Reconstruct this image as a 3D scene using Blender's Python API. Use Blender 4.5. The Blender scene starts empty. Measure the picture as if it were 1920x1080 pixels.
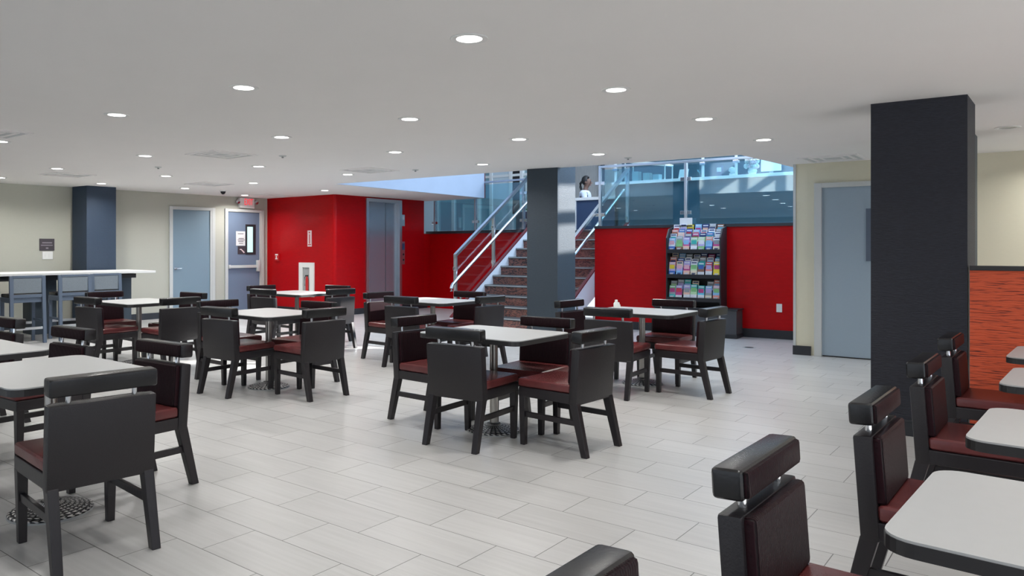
import bpy, bmesh, math, random
from mathutils import Vector, Matrix
random.seed(7)
scene = bpy.context.scene
COL = scene.collection
D2R = math.radians

# ------------------------------------------------------------------ materials
def nt_mat(name):
    m = bpy.data.materials.new(name); m.use_nodes = True
    nt = m.node_tree; b = nt.nodes['Principled BSDF']
    return m, nt, b
def N(nt, t, **kw):
    n = nt.nodes.new(t)
    for k, v in kw.items(): setattr(n, k, v)
    return n
def plain(name, rgb, rough=0.5, metal=0.0, bump=0.0, bscale=60, var=0.06, coat=0.0, spec=0.5, stretch=(1, 1, 1)):
    m, nt, b = nt_mat(name)
    tc = N(nt, 'ShaderNodeTexCoord'); mp = N(nt, 'ShaderNodeMapping')
    mp.inputs['Scale'].default_value = stretch
    nt.links.new(tc.outputs['Object'], mp.inputs['Vector'])
    nz = N(nt, 'ShaderNodeTexNoise'); nz.inputs['Scale'].default_value = bscale; nz.inputs['Detail'].default_value = 3
    nt.links.new(mp.outputs['Vector'], nz.inputs['Vector'])
    mx = N(nt, 'ShaderNodeMix', data_type='RGBA')
    mx.inputs[6].default_value = tuple(c * (1 - var) for c in rgb) + (1,)
    mx.inputs[7].default_value = tuple(min(1, c * (1 + var)) for c in rgb) + (1,)
    nt.links.new(nz.outputs['Fac'], mx.inputs[0]); nt.links.new(mx.outputs[2], b.inputs['Base Color'])
    b.inputs['Roughness'].default_value = rough; b.inputs['Metallic'].default_value = metal
    b.inputs['Coat Weight'].default_value = coat; b.inputs['Specular IOR Level'].default_value = spec
    if bump:
        bp = N(nt, 'ShaderNodeBump'); bp.inputs['Strength'].default_value = bump; bp.inputs['Distance'].default_value = 0.01
        nt.links.new(nz.outputs['Fac'], bp.inputs['Height']); nt.links.new(bp.outputs['Normal'], b.inputs['Normal'])
    return m
def emis(name, rgb, s):
    m, nt, b = nt_mat(name)
    b.inputs['Base Color'].default_value = rgb + (1,)
    b.inputs['Emission Color'].default_value = rgb + (1,); b.inputs['Emission Strength'].default_value = s
    return m

M = {}
M['ceiling'] = plain('ceiling_paint', (.84, .82, .80), .9, bscale=2, var=.015)
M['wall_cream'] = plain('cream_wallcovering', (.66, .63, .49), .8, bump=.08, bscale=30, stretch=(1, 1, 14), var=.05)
M['wall_red'] = plain('red_gloss_paint', (.46, .0015, .004), .33, bump=.05, bscale=9, stretch=(1, 1, 5), var=.2, spec=.16)
M['wall_red_gloss'] = plain('red_enamel', (.40, .0015, .004), .30, bump=.04, bscale=9, stretch=(1, 1, 5), var=.2, spec=.18)
M['wall_cream_daylit'] = plain('daylight_tinted_cream_wallcovering', (.455, .455, .395), .8, bump=.08, bscale=30, stretch=(1, 1, 14), var=.05)  # cream covering again, with the cool daylight cast worked into its colour
M['navy'] = plain('charcoal_wallcovering', (.013, .0145, .024), .65, bump=.5, bscale=26, stretch=(1, 1, 7), var=.7)
M['slate'] = plain('slate_wallcovering', (.030, .046, .064), .6, bump=.3, bscale=34, stretch=(1, 1, 8), var=.2)
M['slate_daylit'] = plain('daylight_tinted_slate_wallcovering', (.014, .030, .058), .6, bump=.3, bscale=34, stretch=(1, 1, 8), var=.25)  # slate covering with bluish daylight from the right mixed into its colour
M['black_trim'] = plain('black_trim_paint', (.018, .020, .025), .45)
M['door_grey'] = plain('grey_door_paint', (.30, .38, .45), .55, var=.03)
M['door_left'] = plain('steel_blue_door_paint', (.185, .265, .33), .5, var=.03)
M['door_blue'] = plain('blue_grey_door_paint', (.145, .195, .28), .5, var=.03)
M['frame_grey'] = plain('light_grey_frame_paint', (.52, .54, .53), .5, var=.03)
M['white'] = plain('white_paint', (.78, .78, .76), .5, var=.02)
M['white_stone'] = plain('white_quartz', (.80, .80, .78), .3, var=.03)
M['wood'] = plain('espresso_wood', (.012, .009, .011), .36, bump=.05, bscale=20, stretch=(6, 6, 1), var=.3)
M['vinyl'] = plain('dark_brown_vinyl', (.0115, .009, .011), .42, bump=.12, bscale=160, var=.25)
M['bar_pad'] = plain('black_leather', (.009, .0085, .0095), .27, bump=.06, bscale=90, var=.25)
M['pole'] = plain('brushed_nickel', (.42, .40, .37), .3, 1.0)
M['chrome'] = plain('chrome', (.75, .76, .78), .12, 1.0)
M['steel'] = plain('brushed_stainless', (.40, .43, .48), .27, .75, bump=.03, bscale=40, stretch=(30, 30, 1), var=.12)
M['steel_lite'] = plain('satin_stainless', (.62, .65, .68), .28, 1.0)
M['laminate'] = plain('pale_laminate', (.43, .435, .435), .36, bscale=25, var=.03)
M['edge_black'] = plain('black_edge_band', (.02, .019, .02), .45)
M['grey_metal'] = plain('grey_metal', (.35, .36, .36), .5)
M['dark'] = plain('dark_recess', (.01, .01, .012), .7)
M['lens'] = emis('lamp_lens', (1, .98, .94), 9.0)
M['exit_red'] = emis('exit_red', (.95, .03, .05), .75)
M['paper'] = plain('paper', (.75, .76, .76), .7)
M['ink'] = plain('ink', (.05, .05, .06), .7)
M['plaque'] = plain('plaque_plum', (.045, .035, .045), .5)
M['plaque_txt'] = plain('plaque_grey_text', (.22, .20, .23), .6)
M['sign_pink'] = plain('sign_white', (.75, .62, .62), .5)
M['sign_red'] = plain('sign_red', (.5, .02, .02), .5)
M['riser'] = None
M['tread'] = plain('dark_tread', (.055, .06, .065), .5, var=.2)
M['nosing'] = plain('tread_nosing', (.42, .44, .45), .4)
M['stringer'] = plain('white_stringer', (.70, .74, .80), .5, var=.02)
M['red_edge'] = plain('maroon_edge', (.12, .01, .015), .4)
M['blue_desk'] = plain('navy_desk_front', (.03, .055, .12), .45)
M['counter_dark'] = plain('dark_counter_front', (.020, .060, .085), .55)
M['bluegrey'] = plain('blue_grey_wall', (.58, .66, .70), .7)
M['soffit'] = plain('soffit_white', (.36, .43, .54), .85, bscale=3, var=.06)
M['sofa'] = plain('plum_upholstery', (.05, .03, .045), .7)
M['green'] = plain('leafy_green', (.10, .26, .07), .7, var=.5, bscale=8)
M['skin'] = plain('skin', (.16, .085, .06), .55)
M['hair'] = plain('black_hair', (.012, .010, .010), .6)
M['shirt'] = plain('white_shirt', (.62, .66, .75), .8)
M['trouser'] = plain('dark_trousers', (.02, .02, .03), .8)
M['stool_blue'] = plain('slate_blue_frame', (.09, .12, .17), .4)
M['stool_pad'] = plain('woven_grey_pad', (.16, .19, .22), .6, bump=.4, bscale=140, var=.3)
M['clear_pl'] = plain('white_plastic', (.75, .77, .76), .4)
M['rack_black'] = plain('black_rack', (.012, .012, .015), .5)
M['grey_block'] = plain('charcoal_plinth', (.06, .062, .07), .6)
M['upper_floor'] = plain('upper_floor', (.4, .4, .4), .4)
M['pink'] = plain('pale_pink', (.8, .55, .58), .6)
M['beige'] = plain('beige_curtain', (.78, .75, .71), .9, stretch=(1, 14, 1), bscale=4, var=.25)

def leather():
    m, nt, b = nt_mat('oxblood_leather')
    tc = N(nt, 'ShaderNodeTexCoord')
    nz = N(nt, 'ShaderNodeTexNoise'); nz.inputs['Scale'].default_value = 9; nz.inputs['Detail'].default_value = 4
    nt.links.new(tc.outputs['Object'], nz.inputs['Vector'])
    mx = N(nt, 'ShaderNodeMix', data_type='RGBA'); mx.inputs[6].default_value = (.085, .019, .020, 1); mx.inputs[7].default_value = (.155, .036, .036, 1)
    nt.links.new(nz.outputs['Fac'], mx.inputs[0]); nt.links.new(mx.outputs[2], b.inputs['Base Color'])
    vo = N(nt, 'ShaderNodeTexVoronoi'); vo.inputs['Scale'].default_value = 220
    nt.links.new(tc.outputs['Object'], vo.inputs['Vector'])
    bp = N(nt, 'ShaderNodeBump'); bp.inputs['Strength'].default_value = .08; bp.inputs['Distance'].default_value = .004
    nt.links.new(vo.outputs['Distance'], bp.inputs['Height']); nt.links.new(bp.outputs['Normal'], b.inputs['Normal'])
    b.inputs['Roughness'].default_value = .27
    return m
M['leather'] = leather()

def croc():
    # embossed dark leather of the chair backs: fine wavy vertical ribs
    m, nt, b = nt_mat('embossed_dark_leather')
    tc = N(nt, 'ShaderNodeTexCoord')
    wv = N(nt, 'ShaderNodeTexWave'); wv.inputs['Scale'].default_value = 38; wv.inputs['Distortion'].default_value = 1.6; wv.inputs['Detail Scale'].default_value = 1.5
    nt.links.new(tc.outputs['Object'], wv.inputs['Vector'])
    mx = N(nt, 'ShaderNodeMix', data_type='RGBA'); mx.inputs[6].default_value = (.007, .004, .005, 1); mx.inputs[7].default_value = (.020, .006, .009, 1)
    nt.links.new(wv.outputs['Fac'], mx.inputs[0]); nt.links.new(mx.outputs[2], b.inputs['Base Color'])
    bp = N(nt, 'ShaderNodeBump'); bp.inputs['Strength'].default_value = .5; bp.inputs['Distance'].default_value = .004
    nt.links.new(wv.outputs['Fac'], bp.inputs['Height']); nt.links.new(bp.outputs['Normal'], b.inputs['Normal'])
    b.inputs['Roughness'].default_value = .42; b.inputs['Specular IOR Level'].default_value = .12
    return m
M['croc'] = croc()

def riser_mat():
    m, nt, b = nt_mat('marbled_riser')
    tc = N(nt, 'ShaderNodeTexCoord'); mp = N(nt, 'ShaderNodeMapping'); mp.inputs['Scale'].default_value = (1, 4, 14)
    nt.links.new(tc.outputs['Object'], mp.inputs['Vector'])
    nz = N(nt, 'ShaderNodeTexNoise'); nz.inputs['Scale'].default_value = 3.0; nz.inputs['Detail'].default_value = 6; nz.inputs['Distortion'].default_value = 1.5
    nt.links.new(mp.outputs['Vector'], nz.inputs['Vector'])
    cr = N(nt, 'ShaderNodeValToRGB')
    e = cr.color_ramp.elements
    e[0].position = .40; e[0].color = (.04, .038, .044, 1); e[1].position = .55; e[1].color = (.33, .14, .11, 1)
    nt.links.new(nz.outputs['Fac'], cr.inputs['Fac']); nt.links.new(cr.outputs['Color'], b.inputs['Base Color'])
    b.inputs['Roughness'].default_value = .5
    return m
M['riser'] = riser_mat()

def math_node(nt, op, a, b=None, c=None):
    n = N(nt, 'ShaderNodeMath', operation=op)
    for i, v in enumerate((a, b, c)):
        if v is None: continue
        if isinstance(v, (int, float)): n.inputs[i].default_value = v
        else: nt.links.new(v, n.inputs[i])
    return n.outputs[0]
def floor_mat():
    m, nt, b = nt_mat('floor_porcelain_tile')
    tc = N(nt, 'ShaderNodeTexCoord'); sp = N(nt, 'ShaderNodeSeparateXYZ')
    nt.links.new(tc.outputs['Object'], sp.inputs[0])
    W, L = .2893, .6075
    fx = math_node(nt, 'DIVIDE', math_node(nt, 'SUBTRACT', sp.outputs['X'], 2.517), W)
    row = math_node(nt, 'FLOOR', fx); fr = math_node(nt, 'SUBTRACT', fx, row)
    sh = math_node(nt, 'MULTIPLY', row, .3345)
    fy = math_node(nt, 'ADD', math_node(nt, 'DIVIDE', math_node(nt, 'SUBTRACT', sp.outputs['Y'], 2.018), L), sh)
    cy = math_node(nt, 'FLOOR', fy); fv = math_node(nt, 'SUBTRACT', fy, cy)
    gx = math_node(nt, 'MULTIPLY', math_node(nt, 'MINIMUM', fr, math_node(nt, 'SUBTRACT', 1.0, fr)), W)
    gy = math_node(nt, 'MULTIPLY', math_node(nt, 'MINIMUM', fv, math_node(nt, 'SUBTRACT', 1.0, fv)), L)
    g = math_node(nt, 'LESS_THAN', math_node(nt, 'MINIMUM', gx, gy), .0021)
    cb = N(nt, 'ShaderNodeCombineXYZ'); nt.links.new(row, cb.inputs[0]); nt.links.new(cy, cb.inputs[1])
    wn = N(nt, 'ShaderNodeTexWhiteNoise', noise_dimensions='2D'); nt.links.new(cb.outputs[0], wn.inputs['Vector'])
    mp = N(nt, 'ShaderNodeMapping'); mp.inputs['Scale'].default_value = (42, 2.2, 1)
    nt.links.new(tc.outputs['Object'], mp.inputs['Vector'])
    ad = N(nt, 'ShaderNodeVectorMath', operation='ADD'); nt.links.new(mp.outputs[0], ad.inputs[0])
    sc = N(nt, 'ShaderNodeVectorMath', operation='SCALE'); nt.links.new(wn.outputs['Color'], sc.inputs[0]); sc.inputs['Scale'].default_value = 40
    nt.links.new(sc.outputs[0], ad.inputs[1])
    nz = N(nt, 'ShaderNodeTexNoise'); nz.inputs['Scale'].default_value = 1; nz.inputs['Detail'].default_value = 4
    nt.links.new(ad.outputs[0], nz.inputs['Vector'])
    t = math_node(nt, 'ADD', math_node(nt, 'MULTIPLY', nz.outputs['Fac'], .65), math_node(nt, 'MULTIPLY', wn.outputs['Value'], .18))
    cr = N(nt, 'ShaderNodeValToRGB'); e = cr.color_ramp.elements
    e[0].position = .15; e[0].color = (.395, .390, .380, 1); e[1].position = .75; e[1].color = (.535, .530, .520, 1)
    nt.links.new(t, cr.inputs['Fac'])
    mx = N(nt, 'ShaderNodeMix', data_type='RGBA'); nt.links.new(g, mx.inputs[0]); nt.links.new(cr.outputs['Color'], mx.inputs[6]); mx.inputs[7].default_value = (.11, .105, .10, 1)
    nt.links.new(mx.outputs[2], b.inputs['Base Color'])
    rr = math_node(nt, 'ADD', math_node(nt, 'MULTIPLY', nz.outputs['Fac'], .14), .27)
    nt.links.new(rr, b.inputs['Roughness'])
    bp = N(nt, 'ShaderNodeBump'); bp.inputs['Strength'].default_value = .25; bp.inputs['Distance'].default_value = .002
    nt.links.new(math_node(nt, 'SUBTRACT', 1.0, g), bp.inputs['Height']); nt.links.new(bp.outputs['Normal'], b.inputs['Normal'])
    return m
M['floor'] = floor_mat()

def orange_mat():
    m, nt, b = nt_mat('orange_rippled_panel')
    tc = N(nt, 'ShaderNodeTexCoord'); mp = N(nt, 'ShaderNodeMapping'); mp.inputs['Scale'].default_value = (7, 7, 125)
    nt.links.new(tc.outputs['Object'], mp.inputs['Vector'])
    nz = N(nt, 'ShaderNodeTexNoise'); nz.inputs['Scale'].default_value = 1.0; nz.inputs['Detail'].default_value = 2; nz.inputs['Distortion'].default_value = .6
    nt.links.new(mp.outputs[0], nz.inputs['Vector'])
    cr = N(nt, 'ShaderNodeValToRGB'); e = cr.color_ramp.elements
    e[0].position = .33; e[0].color = (.14, .016, .008, 1); e[1].position = .46; e[1].color = (.66, .095, .032, 1)
    nt.links.new(nz.outputs['Fac'], cr.inputs['Fac']); nt.links.new(cr.outputs['Color'], b.inputs['Base Color'])
    bp = N(nt, 'ShaderNodeBump'); bp.inputs['Strength'].default_value = .7; bp.inputs['Distance'].default_value = .01
    nt.links.new(nz.outputs['Fac'], bp.inputs['Height']); nt.links.new(bp.outputs['Normal'], b.inputs['Normal'])
    b.inputs['Roughness'].default_value = .5
    return m
M['orange'] = orange_mat()

def base_mat():
    m, nt, b = nt_mat('cast_lattice_metal')
    tc = N(nt, 'ShaderNodeTexCoord')
    wv = N(nt, 'ShaderNodeTexWave', wave_type='RINGS', rings_direction='Z'); wv.inputs['Scale'].default_value = 14
    nt.links.new(tc.outputs['Object'], wv.inputs['Vector'])
    gr = N(nt, 'ShaderNodeTexGradient', gradient_type='RADIAL'); nt.links.new(tc.outputs['Object'], gr.inputs['Vector'])
    an = math_node(nt, 'SINE', math_node(nt, 'ADD', math_node(nt, 'MULTIPLY', gr.outputs['Fac'], 2 * math.pi * 30), math_node(nt, 'MULTIPLY', wv.outputs['Fac'], 3.0)))
    s = math_node(nt, 'MULTIPLY', math_node(nt, 'ADD', math_node(nt, 'MULTIPLY', an, .5), .5), wv.outputs['Fac'])
    cr = N(nt, 'ShaderNodeValToRGB'); e = cr.color_ramp.elements
    e[0].position = .15; e[0].color = (.02, .02, .022, 1); e[1].position = .4; e[1].color = (.55, .54, .53, 1)
    nt.links.new(s, cr.inputs['Fac']); nt.links.new(cr.outputs['Color'], b.inputs['Base Color'])
    b.inputs['Metallic'].default_value = .8; b.inputs['Roughness'].default_value = .35
    bp = N(nt, 'ShaderNodeBump'); bp.inputs['Strength'].default_value = .8; bp.inputs['Distance'].default_value = .008
    nt.links.new(s, bp.inputs['Height']); nt.links.new(bp.outputs['Normal'], b.inputs['Normal'])
    return m
M['base'] = base_mat()

def glass_mat(name, tint, refl=.12):
    m = bpy.data.materials.new(name); m.use_nodes = True
    nt = m.node_tree; nt.nodes.clear()
    out = N(nt, 'ShaderNodeOutputMaterial'); tr = N(nt, 'ShaderNodeBsdfTransparent'); gl = N(nt, 'ShaderNodeBsdfGlossy'); mx = N(nt, 'ShaderNodeMixShader')
    tr.inputs['Color'].default_value = tint + (1,); gl.inputs['Roughness'].default_value = .0
    gl.inputs['Color'].default_value = (.85, .95, 1, 1)
    lw = N(nt, 'ShaderNodeLayerWeight'); lw.inputs['Blend'].default_value = .5
    f = math_node(nt, 'ADD', math_node(nt, 'MULTIPLY', math_node(nt, 'POWER', lw.outputs['Facing'], 5.0), .85), refl)
    nt.links.new(f, mx.inputs[0]); nt.links.new(tr.outputs[0], mx.inputs[1]); nt.links.new(gl.outputs[0], mx.inputs[2])
    nt.links.new(mx.outputs[0], out.inputs['Surface'])
    return m
M['glass'] = glass_mat('rail_glass', (.66, .85, .90), .10)
M['glass_clear'] = glass_mat('stair_glass', (.90, .95, .95), .05)
M['store_glass'] = glass_mat('storefront_glass', (.82, .92, .94), .05)
M['pane'] = emis('lit_door_pane', (.45, .75, .72), .7)

# ------------------------------------------------------------------ mesh helpers
class MB:
    def __init__(s): s.bm = bmesh.new()
    def _mark(s, geom_faces, mi):
        for f in geom_faces: f.material_index = mi
    def box(s, lo, hi, bev=0, mi=0, seg=2, rot=None, about=None):
        r = bmesh.ops.create_cube(s.bm, size=1)
        vs = r['verts']
        c = [(lo[i] + hi[i]) / 2 for i in range(3)]; d = [abs(hi[i] - lo[i]) for i in range(3)]
        for v in vs: v.co = Vector((c[0] + v.co.x * d[0], c[1] + v.co.y * d[1], c[2] + v.co.z * d[2]))
        fs = list({f for v in vs for f in v.link_faces})
        if bev:
            es = list({e for f in fs for e in f.edges})
            rb = bmesh.ops.bevel(s.bm, geom=es, offset=bev, segments=seg, profile=.6, affect='EDGES')
            fs = rb['faces'] + [f for f in fs if f.is_valid]
            vs = list({v for f in fs if f.is_valid for v in f.verts})
        if rot is not None:
            bmesh.ops.rotate(s.bm, verts=vs, cent=Vector(about if about else c), matrix=rot)
        s._mark([f for f in fs if f.is_valid], mi)
        return s
    def hexa(s, bot, top, mi=0, bev=0):
        vb = [s.bm.verts.new(p) for p in bot]; vt = [s.bm.verts.new(p) for p in top]
        n = len(vb); fs = [s.bm.faces.new(vb[::-1]), s.bm.faces.new(vt)]
        for i in range(n): fs.append(s.bm.faces.new((vb[i], vb[(i + 1) % n], vt[(i + 1) % n], vt[i])))
        if bev:
            es = list({e for f in fs for e in f.edges})
            rb = bmesh.ops.bevel(s.bm, geom=es, offset=bev, segments=2, profile=.6, affect='EDGES')
            fs = [f for f in fs if f.is_valid] + rb['faces']
        s._mark([f for f in fs if f.is_valid], mi)
        return s
    def taper(s, b, t, bw, tw, mi=0, bev=.003):
        "post from centre b to centre t, half-sizes bw=(x,y), tw=(x,y)"
        q = ((-1, -1), (1, -1), (1, 1), (-1, 1))
        return s.hexa([(b[0] + i * bw[0], b[1] + j * bw[1], b[2]) for i, j in q], [(t[0] + i * tw[0], t[1] + j * tw[1], t[2]) for i, j in q], mi, bev)
    def cyl(s, a, b, r, seg=14, r2=None, mi=0):
        a, b = Vector(a), Vector(b); d = b - a
        res = bmesh.ops.create_cone(s.bm, cap_ends=True, segments=seg, radius1=r, radius2=r if r2 is None else r2, depth=d.length)
        q = d.to_track_quat('Z', 'Y').to_matrix()
        for v in res['verts']: v.co = q @ v.co + (a + b) / 2
        s._mark({f for v in res['verts'] for f in v.link_faces}, mi)
        return s
    def tube(s, pts, r, seg=10, mi=0):
        pts = [Vector(p) for p in pts]; rings = []
        for i, p in enumerate(pts):
            d = (pts[min(i + 1, len(pts) - 1)] - pts[max(i - 1, 0)]).normalized()
            q = d.to_track_quat('Z', 'Y').to_matrix()
            rings.append([s.bm.verts.new(p + q @ Vector((math.cos(2 * math.pi * k / seg) * r, math.sin(2 * math.pi * k / seg) * r, 0))) for k in range(seg)])
        fs = []
        for A, B in zip(rings, rings[1:]):
            for k in range(seg): fs.append(s.bm.faces.new((A[k], A[(k + 1) % seg], B[(k + 1) % seg], B[k])))
        fs += [s.bm.faces.new(rings[0][::-1]), s.bm.faces.new(rings[-1])]
        s._mark(fs, mi); return s
    def lathe(s, prof, seg=36, mi=0, c=(0, 0, 0), axis=None):
        rings = []
        for r, z in prof:
            rings.append([s.bm.verts.new((c[0] + max(r, 1e-4) * math.cos(2 * math.pi * k / seg), c[1] + max(r, 1e-4) * math.sin(2 * math.pi * k / seg), c[2] + z)) for k in range(seg)])
        fs = []
        for A, B in zip(rings, rings[1:]):
            for k in range(seg): fs.append(s.bm.faces.new((A[k], A[(k + 1) % seg], B[(k + 1) % seg], B[k])))
        fs += [s.bm.faces.new(rings[0][::-1]), s.bm.faces.new(rings[-1])]
        s._mark(fs, mi); return s
    def poly(s, pts, z0, z1, mi=0, bev=0):
        return s.hexa([(x, y, z0) for x, y in pts], [(x, y, z1) for x, y in pts], mi, bev)
    def prism(s, pts, off, mi=0):
        "polygon of 3-D points swept by vector off"
        o = Vector(off)
        return s.hexa([Vector(p) for p in pts], [Vector(p) + o for p in pts], mi)
    def build(s, name, mat, parent=None, smooth=False, loc=None):
        me = bpy.data.meshes.new(name)
        bmesh.ops.recalc_face_normals(s.bm, faces=s.bm.faces)
        s.bm.to_mesh(me); s.bm.free()
        for m in (mat if isinstance(mat, (list, tuple)) else [mat]): me.materials.append(m)
        if smooth:
            for p in me.polygons: p.use_smooth = True
            try: me.set_sharp_from_angle(angle=D2R(35))
            except Exception: pass
        o = bpy.data.objects.new(name, me); COL.objects.link(o)
        if parent: o.parent = parent
        if loc: o.location = loc
        return o
def tag(o, label, cat, group=None, kind=None):
    o['label'] = label; o['category'] = cat
    if group: o['group'] = group
    if kind: o['kind'] = kind
    return o
def thing(name, label, cat, loc=(0, 0, 0), rz=0, group=None):
    o = bpy.data.objects.new(name, None); COL.objects.link(o); o.empty_display_size = .1
    o.location = loc; o.rotation_euler = (0, 0, rz)
    return tag(o, label, cat, group)
def struct(o, label=None):
    o['kind'] = 'structure'
    if label: o['label'] = label
    return o
KIDS = {}
def children(o): return [c for c in bpy.data.objects if c.parent == o]
def dup(root, loc, rz, label, group=None, dz=0):
    r = root.copy(); COL.objects.link(r); r.location = loc; r.rotation_euler = (0, 0, rz); r['label'] = label
    if group: r['group'] = group
    kids = KIDS.setdefault(root.name, [(c, children(c)) for c in children(root)])
    for c, gs in kids:
        k = c.copy(); COL.objects.link(k); k.parent = r
        for g in gs:
            q = g.copy(); COL.objects.link(q); q.parent = k
    return r
def text_mesh(body, size, depth, mat, name, parent, loc, rot, align='CENTER'):
    cu = bpy.data.curves.new(name, 'FONT'); cu.body = body; cu.size = size; cu.extrude = depth; cu.align_x = align; cu.align_y = 'CENTER'
    t = bpy.data.objects.new(name + '_tmp', cu); COL.objects.link(t)
    bpy.context.view_layer.update()
    me = bpy.data.meshes.new_from_object(t.evaluated_get(bpy.context.evaluated_depsgraph_get()))
    bpy.data.objects.remove(t); me.materials.clear(); me.materials.append(mat)
    o = bpy.data.objects.new(name, me); COL.objects.link(o); o.parent = parent; o.location = loc; o.rotation_euler = rot
    return o

# ------------------------------------------------------------------ camera
H = 1.36; TH = D2R(38.993)
cd = bpy.data.cameras.new('camera'); cam = bpy.data.objects.new('camera', cd); COL.objects.link(cam)
cd.sensor_width = 36; cd.lens = 1416.8 / 1920 * 36
cd.shift_x = (960 - 850) / 1920; cd.shift_y = -(540 - 465) / 1920
cd.clip_end = 200
cam.location = (0, 0, H)
fw = Vector((math.cos(TH), math.sin(TH), 0))
cam.rotation_euler = fw.to_track_quat('-Z', 'Y').to_euler()
scene.camera = cam

CE = 2.43; UF = 1.70
# ------------------------------------------------------------------ shell
struct(MB().box((-4, -5, -.12), (13.2, 13.7, 0)).build('floor', M['floor']), 'pale porcelain plank tile floor of the dining room')
# ceiling slab with the stair-hall opening (near edge 8.6-8.83, left edge y 9.5)
def slab(pts): return MB().poly(pts, CE, CE + .3)
cl = MB()
cl.poly([(-4, -5), (8.93, -5), (8.83, 2.9), (8.58, 9.5), (8.45, 13.9), (-4, 13.9)], CE, CE + .3)
cl.poly([(8.58, 9.5), (13.05, 9.72), (13.05, 13.9), (8.45, 13.9)], CE, CE + .3)
cl.poly([(8.93, -5), (10.9, -5), (10.9, 2.78), (8.83, 2.9)], CE, CE + .3)
struct(cl.build('ceiling', M['ceiling']), 'flat off-white ceiling dotted with recessed downlights')
# left wall (y ~ 13.5), slightly converging like the photo
def strip(p0, p1, z0, z1, t, side=1):
    p0, p1 = Vector(p0), Vector(p1); d = (p1 - p0).normalized(); n = Vector((-d.y, d.x)) * t * side
    return [(p0.x, p0.y), (p1.x, p1.y), (p1.x + n.x, p1.y + n.y), (p0.x + n.x, p0.y + n.y)], z0, z1
LW0, LW1 = (-4, 13.95), (10.25, 13.45)
struct(MB().poly(*strip(LW0, LW1, 0, CE, .15)).build('wall_left', M['wall_cream_daylit']), 'cream wall at the far left with two grey doors')
struct(MB().poly(*strip(LW0, (7.93, 13.528), 0, .12, -.018)).build('baseboard_left', M['black_trim']))
struct(MB().box((-4.1, -5, 1.85), (-4, 13.9, CE)).build('wall_reflection_block', M['wall_cream']))  # unseen strip added to keep bright sky out of the glass reflection
# red lift block
arc = [(10.26 - .06 * math.cos(D2R(a)), 11.36 - .06 * math.sin(D2R(a))) for a in range(0, 91, 15)]
struct(MB().poly([(10.2, 13.6)] + arc + [(11.06, 11.3), (11.06, 11.42), (10.32, 11.42), (10.32, 13.6)], 0, CE).poly(*strip((12.14, 11.3), (12.9, 11.3), 0, CE, .12))
       .poly(*strip((11.06, 11.3), (12.14, 11.3), 2.40, CE, .12)).build('wall_lift', M['wall_red_gloss']), 'glossy red wall around the lift')
struct(MB().poly(*strip((10.2, 13.45), (10.2, 11.3), 0, .12, -.018)).poly(*strip((10.2, 11.3), (11.06, 11.3), 0, .12, -.018)).poly(*strip((12.14, 11.3), (13.0, 11.3), 0, .12, -.018)).build('baseboard_lift', M['black_trim']))
# red half wall behind the stairs, left part
HW0, HW1 = (13.12, 11.45), (12.95, 8.5)
struct(MB().poly(*strip(HW0, HW1, 0, UF - .02, .15, 1)).poly(*strip((12.9, 11.3), (13.14, 11.3), 0, UF - .02, .12)).build('wall_back', M['wall_red']), 'red half wall left of the stairs under a glass railing')
struct(MB().poly(*strip((13.11, 11.4), HW1, UF - .02, UF + .04, -.03, 1)).build('trim_2', M['black_trim']))
# red half wall, right part
RW0, RW1 = (11.64, 6.29), (11.90, 2.6)
struct(MB().poly(*strip(RW0, RW1, 0, UF - .01, .15, 1)).build('wall_right', M['wall_red']), 'red half wall right of the stairs behind the brochure rack')
struct(MB().poly(*strip(RW0, RW1, UF - .01, UF + .035, -.03, 1)).build('trim_3', M['black_trim']))
struct(MB().poly(*strip(RW0, RW1, 0, .13, -.025, 1)).build('baseboard_right', M['black_trim']))
# cream wall with the right-hand grey door (x ~ 10.3), its return and the far-right bit of wall
DW = [(10.27, 2.69), (10.30, 2.50), (10.30, 1.40), (10.60, -5)]
w = MB()
w.poly(*strip((10.27, 2.69), (10.29, 2.46), 0, CE, .14, 1)); w.poly(*strip((10.29, 2.46), (10.34, 1.42), 2.15, CE, .14, 1)); w.poly(*strip((10.34, 1.42), (10.62, -5), 0, CE, .14, 1))
w.poly(*strip((10.40, 2.69), (11.93, 2.62), 0, CE, .1, -1))
struct(w.build('wall_service', M['wall_cream']), 'cream wall around the right-hand grey door')
struct(MB().box((10.255, 2.675, .1), (10.30, 2.705, CE)).build('trim_4', M['frame_grey']))
struct(MB().poly(*strip((10.27, 2.71), (10.289, 2.50), 0, .115, -.03, 1)).build('baseboard_service', M['black_trim']))
# upper floor slab and its shell
up = MB()
up.poly([(11.76, 6.27), (12.03, 2.0), (12.2, -4), (21, -4), (21, 6.27)], UF - .2, UF)
up.poly([(13.0, 8.5), (13.0, 6.27), (21, 6.27), (21, 8.5)], UF - .2, UF)
up.poly([(13.2, 13.9), (13.05, 8.5), (21, 8.5), (21, 13.9)], UF - .2, UF)
struct(up.build('floor_upper', M['upper_floor']), 'floor of the raised lobby')
struct(MB().poly([(8.60, 9.47), (13.03, 9.69), (13.03, 9.85), (8.60, 9.65)], CE + .002, 6.2).build('wall_soffit', M['soffit']), 'pale blue-white soffit wall above the ceiling edge')
struct(MB().box((13.03, 9.68, CE), (13.045, 9.85, 4.0)).build('trim_5', M['red_edge']))
struct(MB().box((8.2, .84, 6.2), (21, 14, 6.35)).build('ceiling_upper', M['soffit']))
struct(MB().box((8.2, 13.9, UF), (21, 14.05, 6.2)).build('wall_upper_left', M['bluegrey']))
struct(MB().poly([(8.45, 9.6), (8.6, 9.5), (8.93, -4), (8.6, -4)], CE + .3, 6.2).build('wall_upper_near', M['soffit']))
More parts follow.
